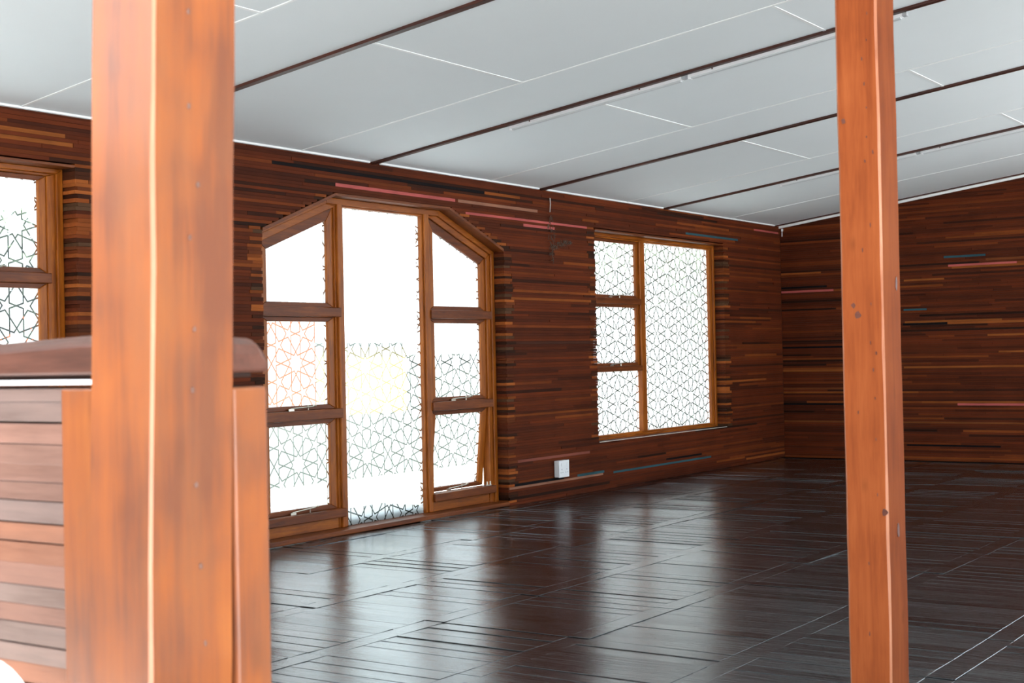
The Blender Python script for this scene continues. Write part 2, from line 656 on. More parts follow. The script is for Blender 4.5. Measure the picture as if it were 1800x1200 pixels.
mb = MB()
for y0, y1, z0, z1 in ((-14.3, WIN1[0], 0, H), (WIN1[0], WIN1[1], 0, WIN1[2]), (WIN1[0], WIN1[1], WIN1[3], H), (WIN1[1], DY0, 0, H), (DY0, DY1, DTOP, H),
                       (DY1, WIN2[0], 0, H), (WIN2[0], WIN2[1], 0, WIN2[2]), (WIN2[0], WIN2[1], WIN2[3], H), (WIN2[1], 0.25, 0, H)):
    mb.box(-0.22, -0.155, y0, y1, z0 - 0.02, z1 + 0.02)
for s in (-1, 1):
    a = DC + s * (DY1 - DY0) / 2
    b = DC + s * DHALF
    mb.prism([(-0.22, a, DSH), (-0.22, a, DTOP), (-0.22, b, DTOP)], (0.065, 0, 0))
wall_left = tag(mb.build('wall_left', M_back), 'reddish brown wall of stacked timber strips holding the door and two windows', 'wall', kind='structure')
strip_wall('wall_left', '', wall_left, 'Y', M_strip_y, MARK_L, (-12.6, -0.0015), lambda y: H)
mb = MB()
mb.prism([(-0.22, 0.09, -0.02), (5.3, 0.09, -0.02), (5.3, 0.09, ceil_z(5.3)), (-0.22, 0.09, ceil_z(-0.22))], (0, 0.12, 0))
mb.prism([(8.2, 0.09, -0.02), (8.7, 0.09, -0.02), (8.7, 0.09, ceil_z(8.7)), (8.2, 0.09, ceil_z(8.2))], (0, 0.12, 0))  # gap before this length added out of view to brighten the far ceiling
wall_back = tag(mb.build('wall_back', M_back), 'dark far wall of long stacked timber strips behind the slim post', 'wall', kind='structure')
strip_wall('wall_back', '', wall_back, 'X', M_strip_x, MARK_B, (0.0015, 4.6), lambda x: ceil_z(x))
mb = MB()
for y0, y1 in ((-1.2, 0.1), (-11.7, -5.8)):  # gap between the two lengths placed to let more light onto the ceiling
    mb.prism([(8.6, y0, -0.02), (8.6, y1, -0.02), (8.6, y1, ceil_z(8.6)), (8.6, y0, ceil_z(8.6))], (0.12, 0, 0))
tag(mb.build('wall_right', plain('brown_timber_wall', s2l((92, 54, 38)), 0.6, var=0.25, scale=9)), 'brown timber wall at the right end of the room', 'wall', kind='structure')
mb = MB()
mb.box(-0.22, 5.4, -17.12, -17.0, -0.3, ceil_z(1.6))  # unseen wall added to hold light off the thick post's near face
mb.box(-0.22, -0.10, -17.0, -14.3, -0.3, H)
tag(mb.build('wall_light_block', plain('light_block_timber', s2l((110, 66, 44)), 0.6, var=0.25, scale=9)), 'unseen brown wall added behind the viewer on the left to block light', 'wall', kind='structure')

# ------------------------------------------------------------------ floor of square board panels
mb = MB()
mb.box(-0.2, 6.6, -12.45, 0.2, -0.16, -0.026)
floor = tag(mb.build('floor', plain('floor_underlay', (0.01, 0.008, 0.008), 0.8)), 'glossy near-black floor of square board panels', 'floor', kind='structure')
PX, PY = 0.7152, 0.7287
planks = []
for i in range(-1, 9):
    xa = 0.175 + PX * i
    xb = xa + PX
    for j in range(0, 19):
        yb = -9.665 + PY * (13 - j) + 0.0
        ya = yb - PY
        if ya > -0.01 or yb < -12.2:
            continue
        tl = (rnd.uniform(-0.003, 0.003), rnd.uniform(-0.003, 0.003))
        pz = rnd.uniform(-0.0015, 0.0015)
        cx, cy = (xa + xb) / 2, (ya + yb) / 2
        tone = rnd.uniform(0.85, 1.15)

        def top(x, y):
            return pz + tl[0] * (x - cx) + tl[1] * (y - cy)
        x0 = max(xa + 0.0011, 0.002)
        bx = xb - 0.10
        n = 7
        hw = (PY - 0.006) / n
        rows = []
        if bx - x0 > 0.05:
            for r in range(n):
                rows.append((x0, bx - 0.0007, ya + 0.003 + r * hw + 0.0006, ya + 0.003 + (r + 1) * hw - 0.0009))
        if xb - 0.0022 - max(bx, x0) > 0.02:
            rows.append((max(bx, x0) + 0.0007, xb - 0.0011, ya + 0.003, yb - 0.003))
        for (p0, p1, q0, q1) in rows:
            q1 = min(q1, -0.001)
            if q1 - q0 < 0.01:
                continue
            dz = rnd.uniform(-0.0009, 0.0009)
            cup = rnd.uniform(-0.0013, 0.0013)
            zz = [top(p0, q0) + dz + cup, top(p1, q0) + dz + cup, top(p1, q1) + dz - cup, top(p0, q1) + dz - cup]
            t = tone * rnd.uniform(0.8, 1.2)
            planks.append((shown([(p0, q0, 0), (p1, q0, 0), (p1, q1, 0), (p0, q1, 0)]), p0, p1, q0, q1, zz, t))
planks.sort(key=lambda a: -a[0])
rest = MB()
for n, (sz, p0, p1, q0, q1, zz, t) in enumerate(planks):
    b = MB() if n < 300 else rest
    b.tint = (t, t, t)
    e = 0.0012
    zl = -0.026
    # a board with an eased top edge
    vs = [(p0, q0, zl), (p1, q0, zl), (p1, q1, zl), (p0, q1, zl),
          (p0, q0, zz[0] - e), (p1, q0, zz[1] - e), (p1, q1, zz[2] - e), (p0, q1, zz[3] - e),
          (p0 + e, q0 + e, zz[0]), (p1 - e, q0 + e, zz[1]), (p1 - e, q1 - e, zz[2]), (p0 + e, q1 - e, zz[3])]
    fs = [(8, 9, 10, 11)]
    for a in range(4):
        c = (a + 1) % 4
        fs += [(a, c, c + 4, a + 4), (a + 4, c + 4, c + 8, a + 8)]
    b.poly(vs, fs)
    if n < 300:
        b.build('floor_board', M_floor, floor)
rest.build('floor_boarding', M_floor, floor)['kind'] = 'stuff'

mb = MB()
mb.box(-0.2, 8.8, -14.3, -12.46, -0.16, -0.004)  # unseen pale slabs added as bounce for the ceiling
mb.box(6.62, 8.8, -12.46, 0.1, -0.16, -0.004)
tag(mb.build('floor_light_bounce', plain('pale_bounce_slab', s2l((176, 176, 174)), 0.7, var=0.06, scale=2.0)), 'pale slab added out of view to bounce light onto the ceiling', 'floor', kind='structure')

# ------------------------------------------------------------------ sloping ceiling
mb = MB()
mb.prism([(-0.25, -14.2, ceil_z(-0.25) + 0.03), (8.75, -14.2, ceil_z(8.75) + 0.03), (8.75, -14.2, ceil_z(8.75) + 0.18), (-0.25, -14.2, ceil_z(-0.25) + 0.18)], (0, 14.45, 0))
ceiling = tag(mb.build('ceiling', M_back), 'white sloping ceiling of large boards with brown battens', 'ceiling', kind='structure')


def slab(b, x0, x1, y0, y1, lo, hi):
    """a piece lying along the slope: lo / hi are offsets from the ceiling plane"""
    b.prism([(x0, y0, ceil_z(x0) + lo), (x1, y0, ceil_z(x1) + lo), (x1, y0, ceil_z(x1) + hi), (x0, y0, ceil_z(x0) + hi)], (0, y1 - y0, 0))
    return b


BAT = [-2.528 - 2.0136 * i for i in range(0, 6)]
rows = []
edges = [-0.10] + BAT
for i, y1 in enumerate(edges):
    if i == len(edges) - 1:
        break
    y0 = edges[i + 1]
    jy = y0 + 1.315
    rows.append((y0 + 0.014, jy, 1.655))          # wide board
    rows.append((jy, y1 - 0.014, 3.130))          # narrow board
rows.append((-14.2, edges[-1] - 0.014, 1.655))
for (y0, y1, off) in rows:
    xs = [-0.02] + [off + 3.0 * q for q in range(-1, 4) if 0.3 < off + 3.0 * q < 8.6] + [8.6]
    for a, b in zip(xs[:-1], xs[1:]):
        slab(MB(), a + 0.001, b - 0.001, y0 + 0.001, y1 - 0.001, 0.0, 0.012).build('ceiling_panel', M_panel, ceiling)
    for xj in xs[1:-1]:
        slab(MB(), xj - 0.008, xj + 0.008, y0, y1, -0.0035, -0.0002).build('joint_strip', M_joint, ceiling)
for i in range(len(edges) - 1):
    jy = edges[i + 1] + 1.315
    slab(MB(), 0.0, 8.6, jy - 0.008, jy + 0.008, -0.004, -0.0002).build('joint_strip', M_joint, ceiling)
for i, y in enumerate(BAT):
    slab(MB(), -0.0, 8.6, y - 0.020, y + 0.020, -0.015, 0.012).build('batten', M_batten, ceiling, bevel=0.002)
slab(MB(), 0.0, 8.6, -0.112, -0.090, -0.010, 0.012).build('batten', M_batten, ceiling, bevel=0.002)
# cornices
b = MB()
slab(b, 0.0, 8.6, -0.090, -0.006, -0.006, 0.012)
slab(b, 0.0, 8.6, -0.030, -0.006, -0.026, -0.006)
tag(b.build('trim_1', M_joint), 'white cornice along the top of the far timber wall', 'cornice', kind='structure')
b = MB()
for y0, y1 in zip([-14.2] + BAT[::-1], BAT[::-1] + [-0.115]):
    slab(b, 0.004, 0.018, y0 + (0.06 if y0 > -14 else 0), y1 - 0.05, -0.012, -0.0005)
t2 = tag(b.build('trim_2', M_joint), 'thin white bead along the top of the window wall', 'cornice', kind='structure')

# ------------------------------------------------------------------ joinery helpers


def area(pts):
    return 0.5 * sum(pts[i][0] * pts[(i + 1) % len(pts)][1] - pts[(i + 1) % len(pts)][0] * pts[i][1] for i in range(len(pts)))


def inset(pts, d, closed=True, per=None):
    """inset of a convex polygon in (y, z), per-edge distances allowed"""
    if area(pts) < 0:
        pts = pts[::-1]
        if per:
            per = per[-2::-1] + per[-1:]
    n = len(pts)
    ds = per if per else [d] * n
    L = []
    for i in range(n):
        a, b = Vector(pts[i]), Vector(pts[(i + 1) % n])
        t = (b - a).normalized()
        nn = Vector((-t.y, t.x))
        L.append((a + nn * ds[i], t))
    out = []
    for i in range(n):
        p, t = L[i - 1]
        q, s = L[i]
        den = t.x * s.y - t.y * s.x
        w = q - p
        k_ = (w.x * s.y - w.y * s.x) / den
        out.append(tuple(p + t * k_))
    return out


def ring(name, pts, widths, x0, x1, parent, mats, skip=(), bevel=0.004, origin=None):
    """frame members round a convex polygon, each member one mesh; mitred corners"""
    if area(pts) < 0:
        pts = pts[::-1]
    inn = inset(pts, 0, per=widths)
    n = len(pts)
    r = []
    for i in range(n):
        if i in skip:
            continue
        a, b = pts[i], pts[(i + 1) % n]
        c, d = inn[(i + 1) % n], inn[i]
        up = abs(b[1] - a[1]) > abs(b[0] - a[0]) * 1.5
        r.append(MB().yz([a, b, c, d], x0, x1).build(name, mats[0] if up else mats[1], parent, bevel=bevel, origin=origin))
    return r, inn


def pane(pts, parent, org, x=-0.135, origin_off=None):
    """4 mm glass, its room face carrying the star-cut film; its origin sits on a star"""
    if area(pts) < 0:
        pts = pts[::-1]
    n = len(pts)
    b = MB()
    b.mi = 0
    b.poly([(x, p[0], p[1]) for p in pts], [tuple(range(n))])
    b.mi = 1
    b.poly([(x - 0.004, p[0], p[1]) for p in pts], [tuple(range(n - 1, -1, -1))])
    b.poly([(x, p[0], p[1]) for p in pts] + [(x - 0.004, p[0], p[1]) for p in pts],
           [((i + 1) % n, i, i + n, (i + 1) % n + n) for i in range(n)])
    return b.build('glass_pane', [M_film, M_glass], parent, origin=(x, org[0], org[1]))


def stay(parent, y0, z, x=-0.088, L=0.20, tilt=0.0):
    """peg stay: a flat arm with a knob, its pivot plate and a peg"""
    b = MB()
    b.box(x - 0.004, x + 0.004, y0 - 0.018, y0 + 0.03, z - 0.004, z + 0.010)
    b.tube([(x, y0, z + 0.010), (x + 0.004, y0 + L * 0.5, z + 0.013 + tilt * 0.5), (x + 0.004, y0 + L, z + 0.016 + tilt)], 0.0042)
    b.tube([(x + 0.004, y0 + L, z + 0.016 + tilt), (x + 0.004, y0 + L + 0.012, z + 0.022 + tilt), (x + 0.004, y0 + L + 0.03, z + 0.020 + tilt)], 0.0055)
    b.tube([(x, y0 + L * 0.8, z - 0.006), (x, y0 + L * 0.8, z + 0.026)], 0.0045)
    o = b.build('stay', M_steel, parent, smooth=False)
    return o


def sash(parent, pts, w, org, hinge=None, tilt=0.0, with_stay=True, low=0.03, x0=-0.155, x1=-0.118):
    n = len(pts)
    if area(pts) < 0:
        pts = pts[::-1]
    zmin = min(p[1] for p in pts)
    zmax = max(p[1] for p in pts)
    y0 = min(p[0] for p in pts)
    y1 = max(p[0] for p in pts)
    hz = (x0, (y0 + y1) / 2, zmax)
    s = empty('sash', (0, 0, 0))
    s.parent = parent
    po = ORG[parent.name]
    s.location = Vector(hz) - po
    ORG[s.name] = Vector(hz)
    per = []
    for i in range(n):
        a, b = pts[i], pts[(i + 1) % n]
        flat = abs(b[1] - a[1]) < 1e-4
        per.append(low if flat else w)
    pts = [tuple(q) for q in pts]
    inn = inset(pts, 0, per=per)
    for i in range(n):
        a, b, c, d = pts[i], pts[(i + 1) % n], inn[(i + 1) % n], inn[i]
        up = abs(b[1] - a[1]) > abs(b[0] - a[0]) * 1.5
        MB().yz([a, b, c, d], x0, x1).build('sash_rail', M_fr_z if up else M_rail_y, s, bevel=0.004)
    g = [tuple(q) for q in inset(inn, -0.004)]
    pane(g, s, org)
    if with_stay:
        stay(s, (y0 + y1) / 2 - 0.10, zmin + 0.004, x=-0.104, tilt=rnd.uniform(0.0, 0.012))
    if tilt:
        s.rotation_euler = (0, tilt, 0)
    return s


# ------------------------------------------------------------------ door_1: glazed door with chamfered head and side lights
door = tag(empty('door_1', (-0.12, DC, 0.0)), 'tall glazed door with slanted head corners, frosted star glass and varnished frame', 'door', kind='structure')
LIN = 0.018
sh, tp, hf = DSH - 0.012, DTOP - LIN, DHALF - 0.008
# lining boards under the strips round the head
hd = [(DY0, DSH), (DC - DHALF, DTOP), (DC + DHALF, DTOP), (DY1, DSH)]
hi = [(DY0, DSH - 0.022), (DC - DHALF + 0.006, DTOP - LIN), (DC + DHALF - 0.006, DTOP - LIN), (DY1, DSH - 0.022)]
for i in range(3):
    MB().yz([hd[i], hd[i + 1], hi[i + 1], hi[i]], -0.15, 0.004).build('head_lining', M_rail_y, door, bevel=0.002)
outer = [(DY0, 0.0), (DY1, 0.0), (DY1, sh), (DC + hf, tp), (DC - hf, tp), (DY0, sh)]
w1 = [0.02, 0.042, 0.042, 0.040, 0.042, 0.042]
ms = (M_fr_z, M_fr_y)
_, in1 = ring('frame', outer, w1, -0.168, -0.088, door, ms, skip=(0,))
_, in2 = ring('inner_frame', in1, [0.012, 0.045, 0.045, 0.012, 0.045, 0.045], -0.165, -0.103, door, ms, skip=(0,))
mY = [(-6.835, -6.750), (-5.925, -5.840)]
ztop = in2[3][1] + 0.02
for a, b_ in mY:
    bb = MB()
    bb.box(-0.165, -0.088, a + 0.016, b_ - 0.016, 0.034, ztop)
    bb.build('mullion', M_fr_z, door, bevel=0.006)
    for q0, q1 in ((a, a + 0.018), (b_ - 0.018, b_)):
        MB().box(-0.160, -0.106, q0, q1, 0.034, ztop).build('mullion_bead', M_fr_z, door, bevel=0.003)
YL = (in2[0][0], mY[0][0])
YR = (mY[1][1], in2[1][0])


def head_line(y):
    """underside of the inner frame at y"""
    yl, zl = in2[5]
    yt, zt = in2[4]
    d = abs(y - DC)
    dl, dt = abs(yl - DC), abs(yt - DC)
    if d <= dt:
        return zt
    return zt + (zl - zt) * (d - dt) / (dl - dt)


for side, (ya, yb_) in (('l', YL), ('r', YR)):
    # upper fixed light follows the slanted head
    if side == 'l':
        up_pts = [(ya, 1.446), (yb_, 1.446), (yb_, head_line(yb_)), (ya, head_line(ya))]
        so = ((-7.175, 1.70), (-7.181, 1.096), (-7.175, 0.465))
    else:
        up_pts = [(ya, 1.446), (yb_, 1.446), (yb_, head_line(yb_)), (ya, head_line(ya))]
        so = ((-5.52, 1.68), (-5.510, 1.077), (-5.527, 0.471))
    sash(door, up_pts, 0.062, so[0], with_stay=False)
    sash(door, [(ya, 0.800), (yb_, 0.800), (yb_, 1.386), (ya, 1.386)], 0.062, so[1])
    tl = math.radians(5.5) if side == 'r' else 0.0
    sash(door, [(ya, 0.160), (yb_, 0.160), (yb_, 0.738), (ya, 0.738)], 0.062, so[2], tilt=tl)
    for z0, z1 in ((1.386, 1.446), (0.738, 0.800)):
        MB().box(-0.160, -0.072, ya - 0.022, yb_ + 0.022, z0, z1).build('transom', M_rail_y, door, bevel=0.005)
    MB().box(-0.160, -0.066, ya - 0.030, yb_ + 0.030, 0.104, 0.160).build('drip_rail', M_rail_y, door, bevel=0.006)
    MB().box(-0.150, -0.112, ya, yb_, 0.034, 0.106).build('bottom_panel', M_fr_y, door, bevel=0.002)
# tall centre leaf, glass straight in the frame
MB().box(-0.16, -0.11, mY[0][1], mY[1][0], 0.012, 0.030).build('bottom_bead', M_fr_y, door, bevel=0.003)
pane([(mY[0][1] - 0.004, 0.026), (mY[1][0] + 0.004, 0.026), (mY[1][0] + 0.004, in2[3][1] + 0.004), (mY[0][1] - 0.004, in2[3][1] + 0.004)], door, (-6.084, 0.470))
bb = MB()
bb.box(-0.165, 0.012, DY0 + 0.002, DY1 - 0.002, 0.003, 0.033)
bb.build('threshold', M_rail_y, door, bevel=0.005)
# small peg plates left on the sill of the ajar light
bb = MB()
bb.box(-0.090, -0.080, -5.235, -5.175, 0.160, 0.168)
bb.tube([(-0.085, -5.225, 0.165), (-0.085, -5.225, 0.192)], 0.006)
bb.tube([(-0.085, -5.185, 0.165), (-0.085, -5.185, 0.192)], 0.006)
bb.build('peg_plate', M_steel, door)


# ------------------------------------------------------------------ windows
def window(name, box, label, lights_right, so):
    y0, y1, z0, z1 = box
    w = tag(empty(name, (-0.12, (y0 + y1) / 2, z0)), label, 'window', kind='structure')
    z1 -= 0.014
    MB().box(-0.15, 0.003, y0, y1, z1, z1 + 0.014).build('head_lining', M_rail_y, w, bevel=0.002)
    pts = [(y0, z0), (y1, z0), (y1, z1), (y0, z1)]
    _, i1 = ring('frame', pts, [0.024, 0.040, 0.026, 0.040], -0.165, -0.095, w, ms)
    _, i2 = ring('inner_frame', i1, [0.020, 0.050, 0.014, 0.050], -0.162, -0.109, w, ms)
    ya, yb_ = i2[0][0], i2[1][0]
    za, zb = i2[0][1], i2[2][1]
    if lights_right:
        m0, m1 = yb_ - 0.86, yb_ - 0.775
        la, lb, pa, pb = m1, yb_, ya, m0
    else:
        m0, m1 = -2.832, -2.745
        la, lb, pa, pb = ya, m0, m1, yb_
    MB().box(-0.162, -0.095, m0, m1, za - 0.01, zb + 0.006).build('mullion', M_fr_z, w, bevel=0.005)
    zt = [(1.536, 1.588), (0.960, 1.006)]
    sash(w, [(la, zt[0][1]), (lb, zt[0][1]), (lb, zb), (la, zb)], 0.046, so[0], low=0.026)
    sash(w, [(la, zt[1][1]), (lb, zt[1][1]), (lb, zt[0][0]), (la, zt[0][0])], 0.046, so[1], low=0.027)
    for a, b_ in zt:
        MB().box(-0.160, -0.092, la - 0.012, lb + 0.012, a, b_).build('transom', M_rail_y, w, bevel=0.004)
    e = 0.004
    pane([(la - e, za - e), (lb + e, za - e), (lb + e, zt[1][0] + e), (la - e, zt[1][0] + e)], w, so[2])
    pane([(pa - e, za - e), (pb + e, za - e), (pb + e, zb + e), (pa - e, zb + e)], w, so[3])
    MB().box(-0.10, 0.004, y0 + 0.002, y1 - 0.002, z0 + 0.0005, z0 + 0.006).build('sill', M_sill, w)
    return w


window('window_1', WIN1, 'varnished timber window with star frosted glass at the left edge, beyond the thick post', True,
       ((-9.211, 1.829), (-9.211, 1.235), (-9.211, 0.68), (-10.2, 1.0)))
window('window_2', WIN2, 'varnished timber window of four star frosted panes right of the glazed door', False,
       ((-3.20, 1.875), (-3.20, 1.27), (-2.982, 0.682), (-2.048, 0.986)))

# ------------------------------------------------------------------ the two posts


M_edge = wood('edge_highlight_timber', 'Z', s2l((150, 84, 50)), s2l((178, 112, 78)), s2l((204, 146, 114)), rough=0.34, coat=0.25, bump=0.05)  # paler, glossier chamfers paint in the highlight along the post edges


def post(name, x0, x1, y0, y1, z1, mat, label, tilt=(0, 0), piv=1.1, ch=0.0036):
    c = Vector(((x0 + x1) / 2, (y0 + y1) / 2, 0))
    b = MB()
    n = 24
    sec = []
    for k_ in range(n + 1):
        z = z1 * k_ / n
        wob = 0.0012
        j = [rnd.uniform(-wob, wob) for _ in range(4)]
        a0, a1, b0, b1 = x0 + j[0], x1 + j[1], y0 + j[2], y1 + j[3]
        c_ = ch * rnd.uniform(0.8, 1.25)
        sec.append([(a0 + c_, b0, z), (a1 - c_, b0, z), (a1, b0 + c_, z), (a1, b1 - c_, z), (a1 - c_, b1, z), (a0 + c_, b1, z), (a0, b1 - c_, z), (a0, b0 + c_, z)])
    vs = [q for s in sec for q in s]
    fs = []
    for k_ in range(n):
        for i in range(8):
            i2 = (i + 1) % 8
            fs.append((k_ * 8 + i, k_ * 8 + i2, k_ * 8 + 8 + i2, k_ * 8 + 8 + i))
    highlight_faces = [q for q in range(n * 8) if q % 2 == 1]
    fs.append(tuple(range(7, -1, -1)))
    fs.append(tuple(range(n * 8, n * 8 + 8)))
    vs2 = []
    for q in vs:
        vs2.append((q[0] + tilt[0] * (q[2] - piv), q[1] + tilt[1] * (q[2] - piv), q[2]))
    b.poly(vs2, fs)
    for q in highlight_faces:
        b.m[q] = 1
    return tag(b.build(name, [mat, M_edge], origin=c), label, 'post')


def nail(parent, name, axis, p, r, h, mat):
    """a dark nail head or hole, a shallow oval plug set 0.6 mm proud"""
    b = MB()
    n = 9
    j = [rnd.uniform(0.75, 1.2) for _ in range(n)]
    ring_ = [(r * j[k_] * math.cos(2 * math.pi * k_ / n), h * j[k_] * math.sin(2 * math.pi * k_ / n)) for k_ in range(n)]
    if axis == 'X':
        b.prism([(p[0], p[1] + u_, p[2] + w_) for u_, w_ in ring_], (-0.003, 0, 0))
    else:
        b.prism([(p[0] + u_, p[1], p[2] + w_) for u_, w_ in ring_], (0, 0.003, 0))
    b.build(name, mat, parent)


M_nail = plain('rusty_nail_head', s2l((112, 84, 74)), 0.7, var=0.2, scale=90)
M_knot = plain('dark_knot_wood', s2l((92, 44, 28)), 0.55, var=0.25, scale=60)
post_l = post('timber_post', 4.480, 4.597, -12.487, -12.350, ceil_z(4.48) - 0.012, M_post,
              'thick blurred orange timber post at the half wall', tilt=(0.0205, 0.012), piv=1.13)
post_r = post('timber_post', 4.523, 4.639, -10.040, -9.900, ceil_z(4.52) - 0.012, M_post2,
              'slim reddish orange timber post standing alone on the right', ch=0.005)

for y, z in ((-12.428, 1.554), (-12.428, 1.436), (-12.413, 1.34), (-12.427, 1.273), (-12.42, 1.159), (-12.423, 1.083), (-12.418, 0.964), (-12.411, 0.862), (-12.404, 0.764)):
    nail(post_l, 'nail', 'X', (4.597 + 0.0205 * (z - 1.13) + 0.0022, y, z), 0.0020, 0.0036, M_nail)
for x, z in ((4.613, 2.004), (4.61, 1.933), (4.596, 1.885), (4.601, 1.818), (4.606, 1.754), (4.604, 1.677), (4.62, 1.635), (4.598, 1.613), (4.609, 1.443),
             (4.586, 1.377), (4.606, 1.234), (4.602, 1.131), (4.617, 1.104), (4.608, 1.059), (4.611, 0.984), (4.564, 0.947), (4.611, 0.876), (4.584, 0.547), (4.581, 0.36), (4.612, 0.73)):
    nail(post_r, 'nail_hole', 'Y', (x, -10.0413, z), rnd.uniform(0.0012, 0.0020), rnd.uniform(0.003, 0.006), M_knot)
for x, z, r in ((4.542, 1.725, 0.006), (4.557, 1.231, 0.006), (4.569, 1.205, 0.009), (4.630, 0.684, 0.008)):
    nail(post_r, 'knot', 'Y', (x, -10.0413, z), r, r * 1.15, M_knot)
for y, z in ((-9.937, 1.287), (-9.965, 0.63)):
    nail(post_r, 'knot', 'X', (4.6403, y, z), 0.008, 0.02, M_knot)

# ------------------------------------------------------------------ low half wall of slats behind the left post
hw = tag(empty('half_wall', (3.75, -12.32, 0.0)), 'low half wall of stacked slats with handrail beside the thick post', 'half wall')
MB().box(3.05, 4.57, -12.333, -12.303, 0.0, 1.085).build('core_board', M_back, hw)
SL = [((128, 92, 78), 3), ((136, 90, 68), 3), ((146, 92, 64), 1.5), ((118, 98, 90), 2), ((120, 88, 76), 3), ((138, 112, 100), 2.5), ((108, 90, 84), 2)]
PICK_RED = (1.62, 1.62 / 0.86, 1.62 / 0.66)
z = 0.004
while z < 1.078:
    h = min(rnd.uniform(0.026, 0.033), 1.084 - z)
    b = MB()
    b.tint = tuple(q * w_ for q, w_ in zip(pick(SL), PICK_RED))
    y = -12.349 + rnd.uniform(-0.0012, 0.0012)
    dz = rnd.uniform(-0.002, 0.002)
    x0, x1 = 3.06, 4.261
    vs = [(x0, y, z), (x1, y, z + dz), (x1, -12.333, z + dz), (x0, -12.333, z), (x0, y, z + h - 0.0008), (x1, y, z + h + dz - 0.0008), (x1, -12.333, z + h + dz - 0.0008), (x0, -12.333, z + h - 0.0008)]
    b.poly(vs, [(0, 3, 2, 1), (4, 5, 6, 7), (0, 1, 5, 4), (1, 2, 6, 5), (2, 3, 7, 6), (3, 0, 4, 7)])
    b.build('slat', M_slat, hw, bevel=0.0015)
    z += h
MB().box(4.263, 4.470, -12.363, -12.335, 0.0, 1.084).build('trim_board', M_post, hw, bevel=0.003)
MB().box(4.570, 4.592, -12.349, -12.287, 0.0, 1.084).build('end_board', M_post, hw, bevel=0.004)
MB().box(3.05, 4.52, -12.366, -12.30, 1.0895, 1.0968).build('white_strip', M_white, hw, bevel=0.001)
b = MB()
sec = []
for x, zt in ((3.05, 1.150), (3.6, 1.148), (4.1, 1.150), (4.32, 1.158), (4.50, 1.155), (4.572, 1.150), (4.588, 1.141), (4.594, 1.128)):
    ys0, ys1 = (-12.372, -12.286)
    sec.append([(x, ys0, 1.103), (x, ys1, 1.103), (x, ys1, zt - 0.016), (x, ys1 - 0.014, zt - 0.002), (x, ys0 + 0.014, zt), (x, ys0, zt - 0.012)])
vs = [q for s in sec for q in s]
fs = []
for k_ in range(len(sec) - 1):
    for i in range(6):
        i2 = (i + 1) % 6
        fs.append((k_ * 6 + i, k_ * 6 + 6 + i, k_ * 6 + 6 + i2, k_ * 6 + i2))
fs.append(tuple(range(6)))
fs.append(tuple(range(len(sec) * 6 - 1, len(sec) * 6 - 7, -1)))
b.poly(vs, fs)
b.build('handrail', M_hand, hw, bevel=0.004, fixn=True)
MB().box(3.06, 4.575, -12.355, -12.300, 1.097, 1.104).build('rail_packer', M_back, hw)

# ------------------------------------------------------------------ white plastic chair, only a corner of its back in view
chair = tag(empty('plastic_chair', (4.53, -12.72, 0.0)), 'white plastic chair in front of the slatted half wall, only its back corner showing', 'chair')
cx0, cy0 = 4.524, -12.72
b = MB()
prof = [(-0.20, 0.44), (0.20, 0.44)]
for sx in (1, -1):
    for k_ in range(7):
        a = math.pi / 2 * k_ / 6
        if sx < 0:
            a = math.pi / 2 - a
        prof.append((sx * (0.18 + 0.06 * math.cos(a)), 0.772 + 0.06 * math.sin(a)))
pts = [(cx0 + u_, cy0 - (w_ - 0.44) * 0.18, w_) for u_, w_ in prof]
b.prism(pts, (0, -0.022, 0.0))
b.build('backrest', M_white, chair, bevel=0.006)
MB().box(cx0 - 0.215, cx0 + 0.215, cy0 - 0.42, cy0 - 0.01, 0.415, 0.445).build('seat', M_white, chair, bevel=0.012)
for sx in (-1, 1):
    for fy in (0, 1):
        b = MB()
        b.tube([(cx0 + sx * 0.185, cy0 - 0.05 - fy * 0.32, 0.42), (cx0 + sx * 0.215, cy0 - 0.03 - fy * 0.36, 0.0)], 0.024, 8, 0.017)
        b.build('leg', M_white, chair)

# ------------------------------------------------------------------ batten lights


M_diff = plain('shade_grey_diffuser', s2l((206, 210, 212)), 0.35, var=0.01)  # grey stands in for the shade on the fitting's underside


def light(name, y, x0, x1, label, cap=False):
    t = tag(empty(name, ((x0 + x1) / 2, y, ceil_z((x0 + x1) / 2))), label, 'ceiling light', 'batten lights along the ceiling battens')
    slab(MB(), x0, x1 - 0.03, y, y + 0.040, -0.031, -0.0002).build('housing', M_white, t, bevel=0.002)
    b = MB()
    ym = y + 0.022
    pr = [(ym - 0.016, -0.031), (ym - 0.012, -0.038), (ym + 0.012, -0.038), (ym + 0.016, -0.031)]
    xa, xb = x0 + 0.012, x1 - 0.04
    b.prism([(xa, yy, ceil_z(xa) + dz) for yy, dz in pr], (xb - xa, 0, SLOPE * (xb - xa)))
    b.build('diffuser', M_diff, t)
    slab(MB(), x0 - 0.004, x0 + 0.010, y - 0.001, y + 0.042, -0.039, -0.0002).build('end_cap', M_white, t, bevel=0.003)
    slab(MB(), x1 - 0.03, x1 - 0.006, y + 0.006, y + 0.036, -0.030, -0.0002).build('connector', M_grey, t, bevel=0.002)
    for xc in (x0 + 0.15, x1 - 0.30):
        slab(MB(), xc - 0.004, xc + 0.004, y - 0.003, y + 0.001, -0.021, -0.0145).build('clip', M_batten, t)
    return t


light('batten_light', BAT[2] + 0.023, 1.07, 2.285, 'slim white batten light, the nearer row, left half')
light('batten_light', BAT[2] + 0.023, 2.300, 3.56, 'slim white batten light, the nearer row, right half passing behind the slim post')
light('batten_light', BAT[0] + 0.023, 1.10, 2.300, 'slim white batten light, the farther row, left half passing behind the slim post')
light('batten_light', BAT[0] + 0.023, 2.315, 3.55, 'slim white batten light, the farther row, right half by the right edge')

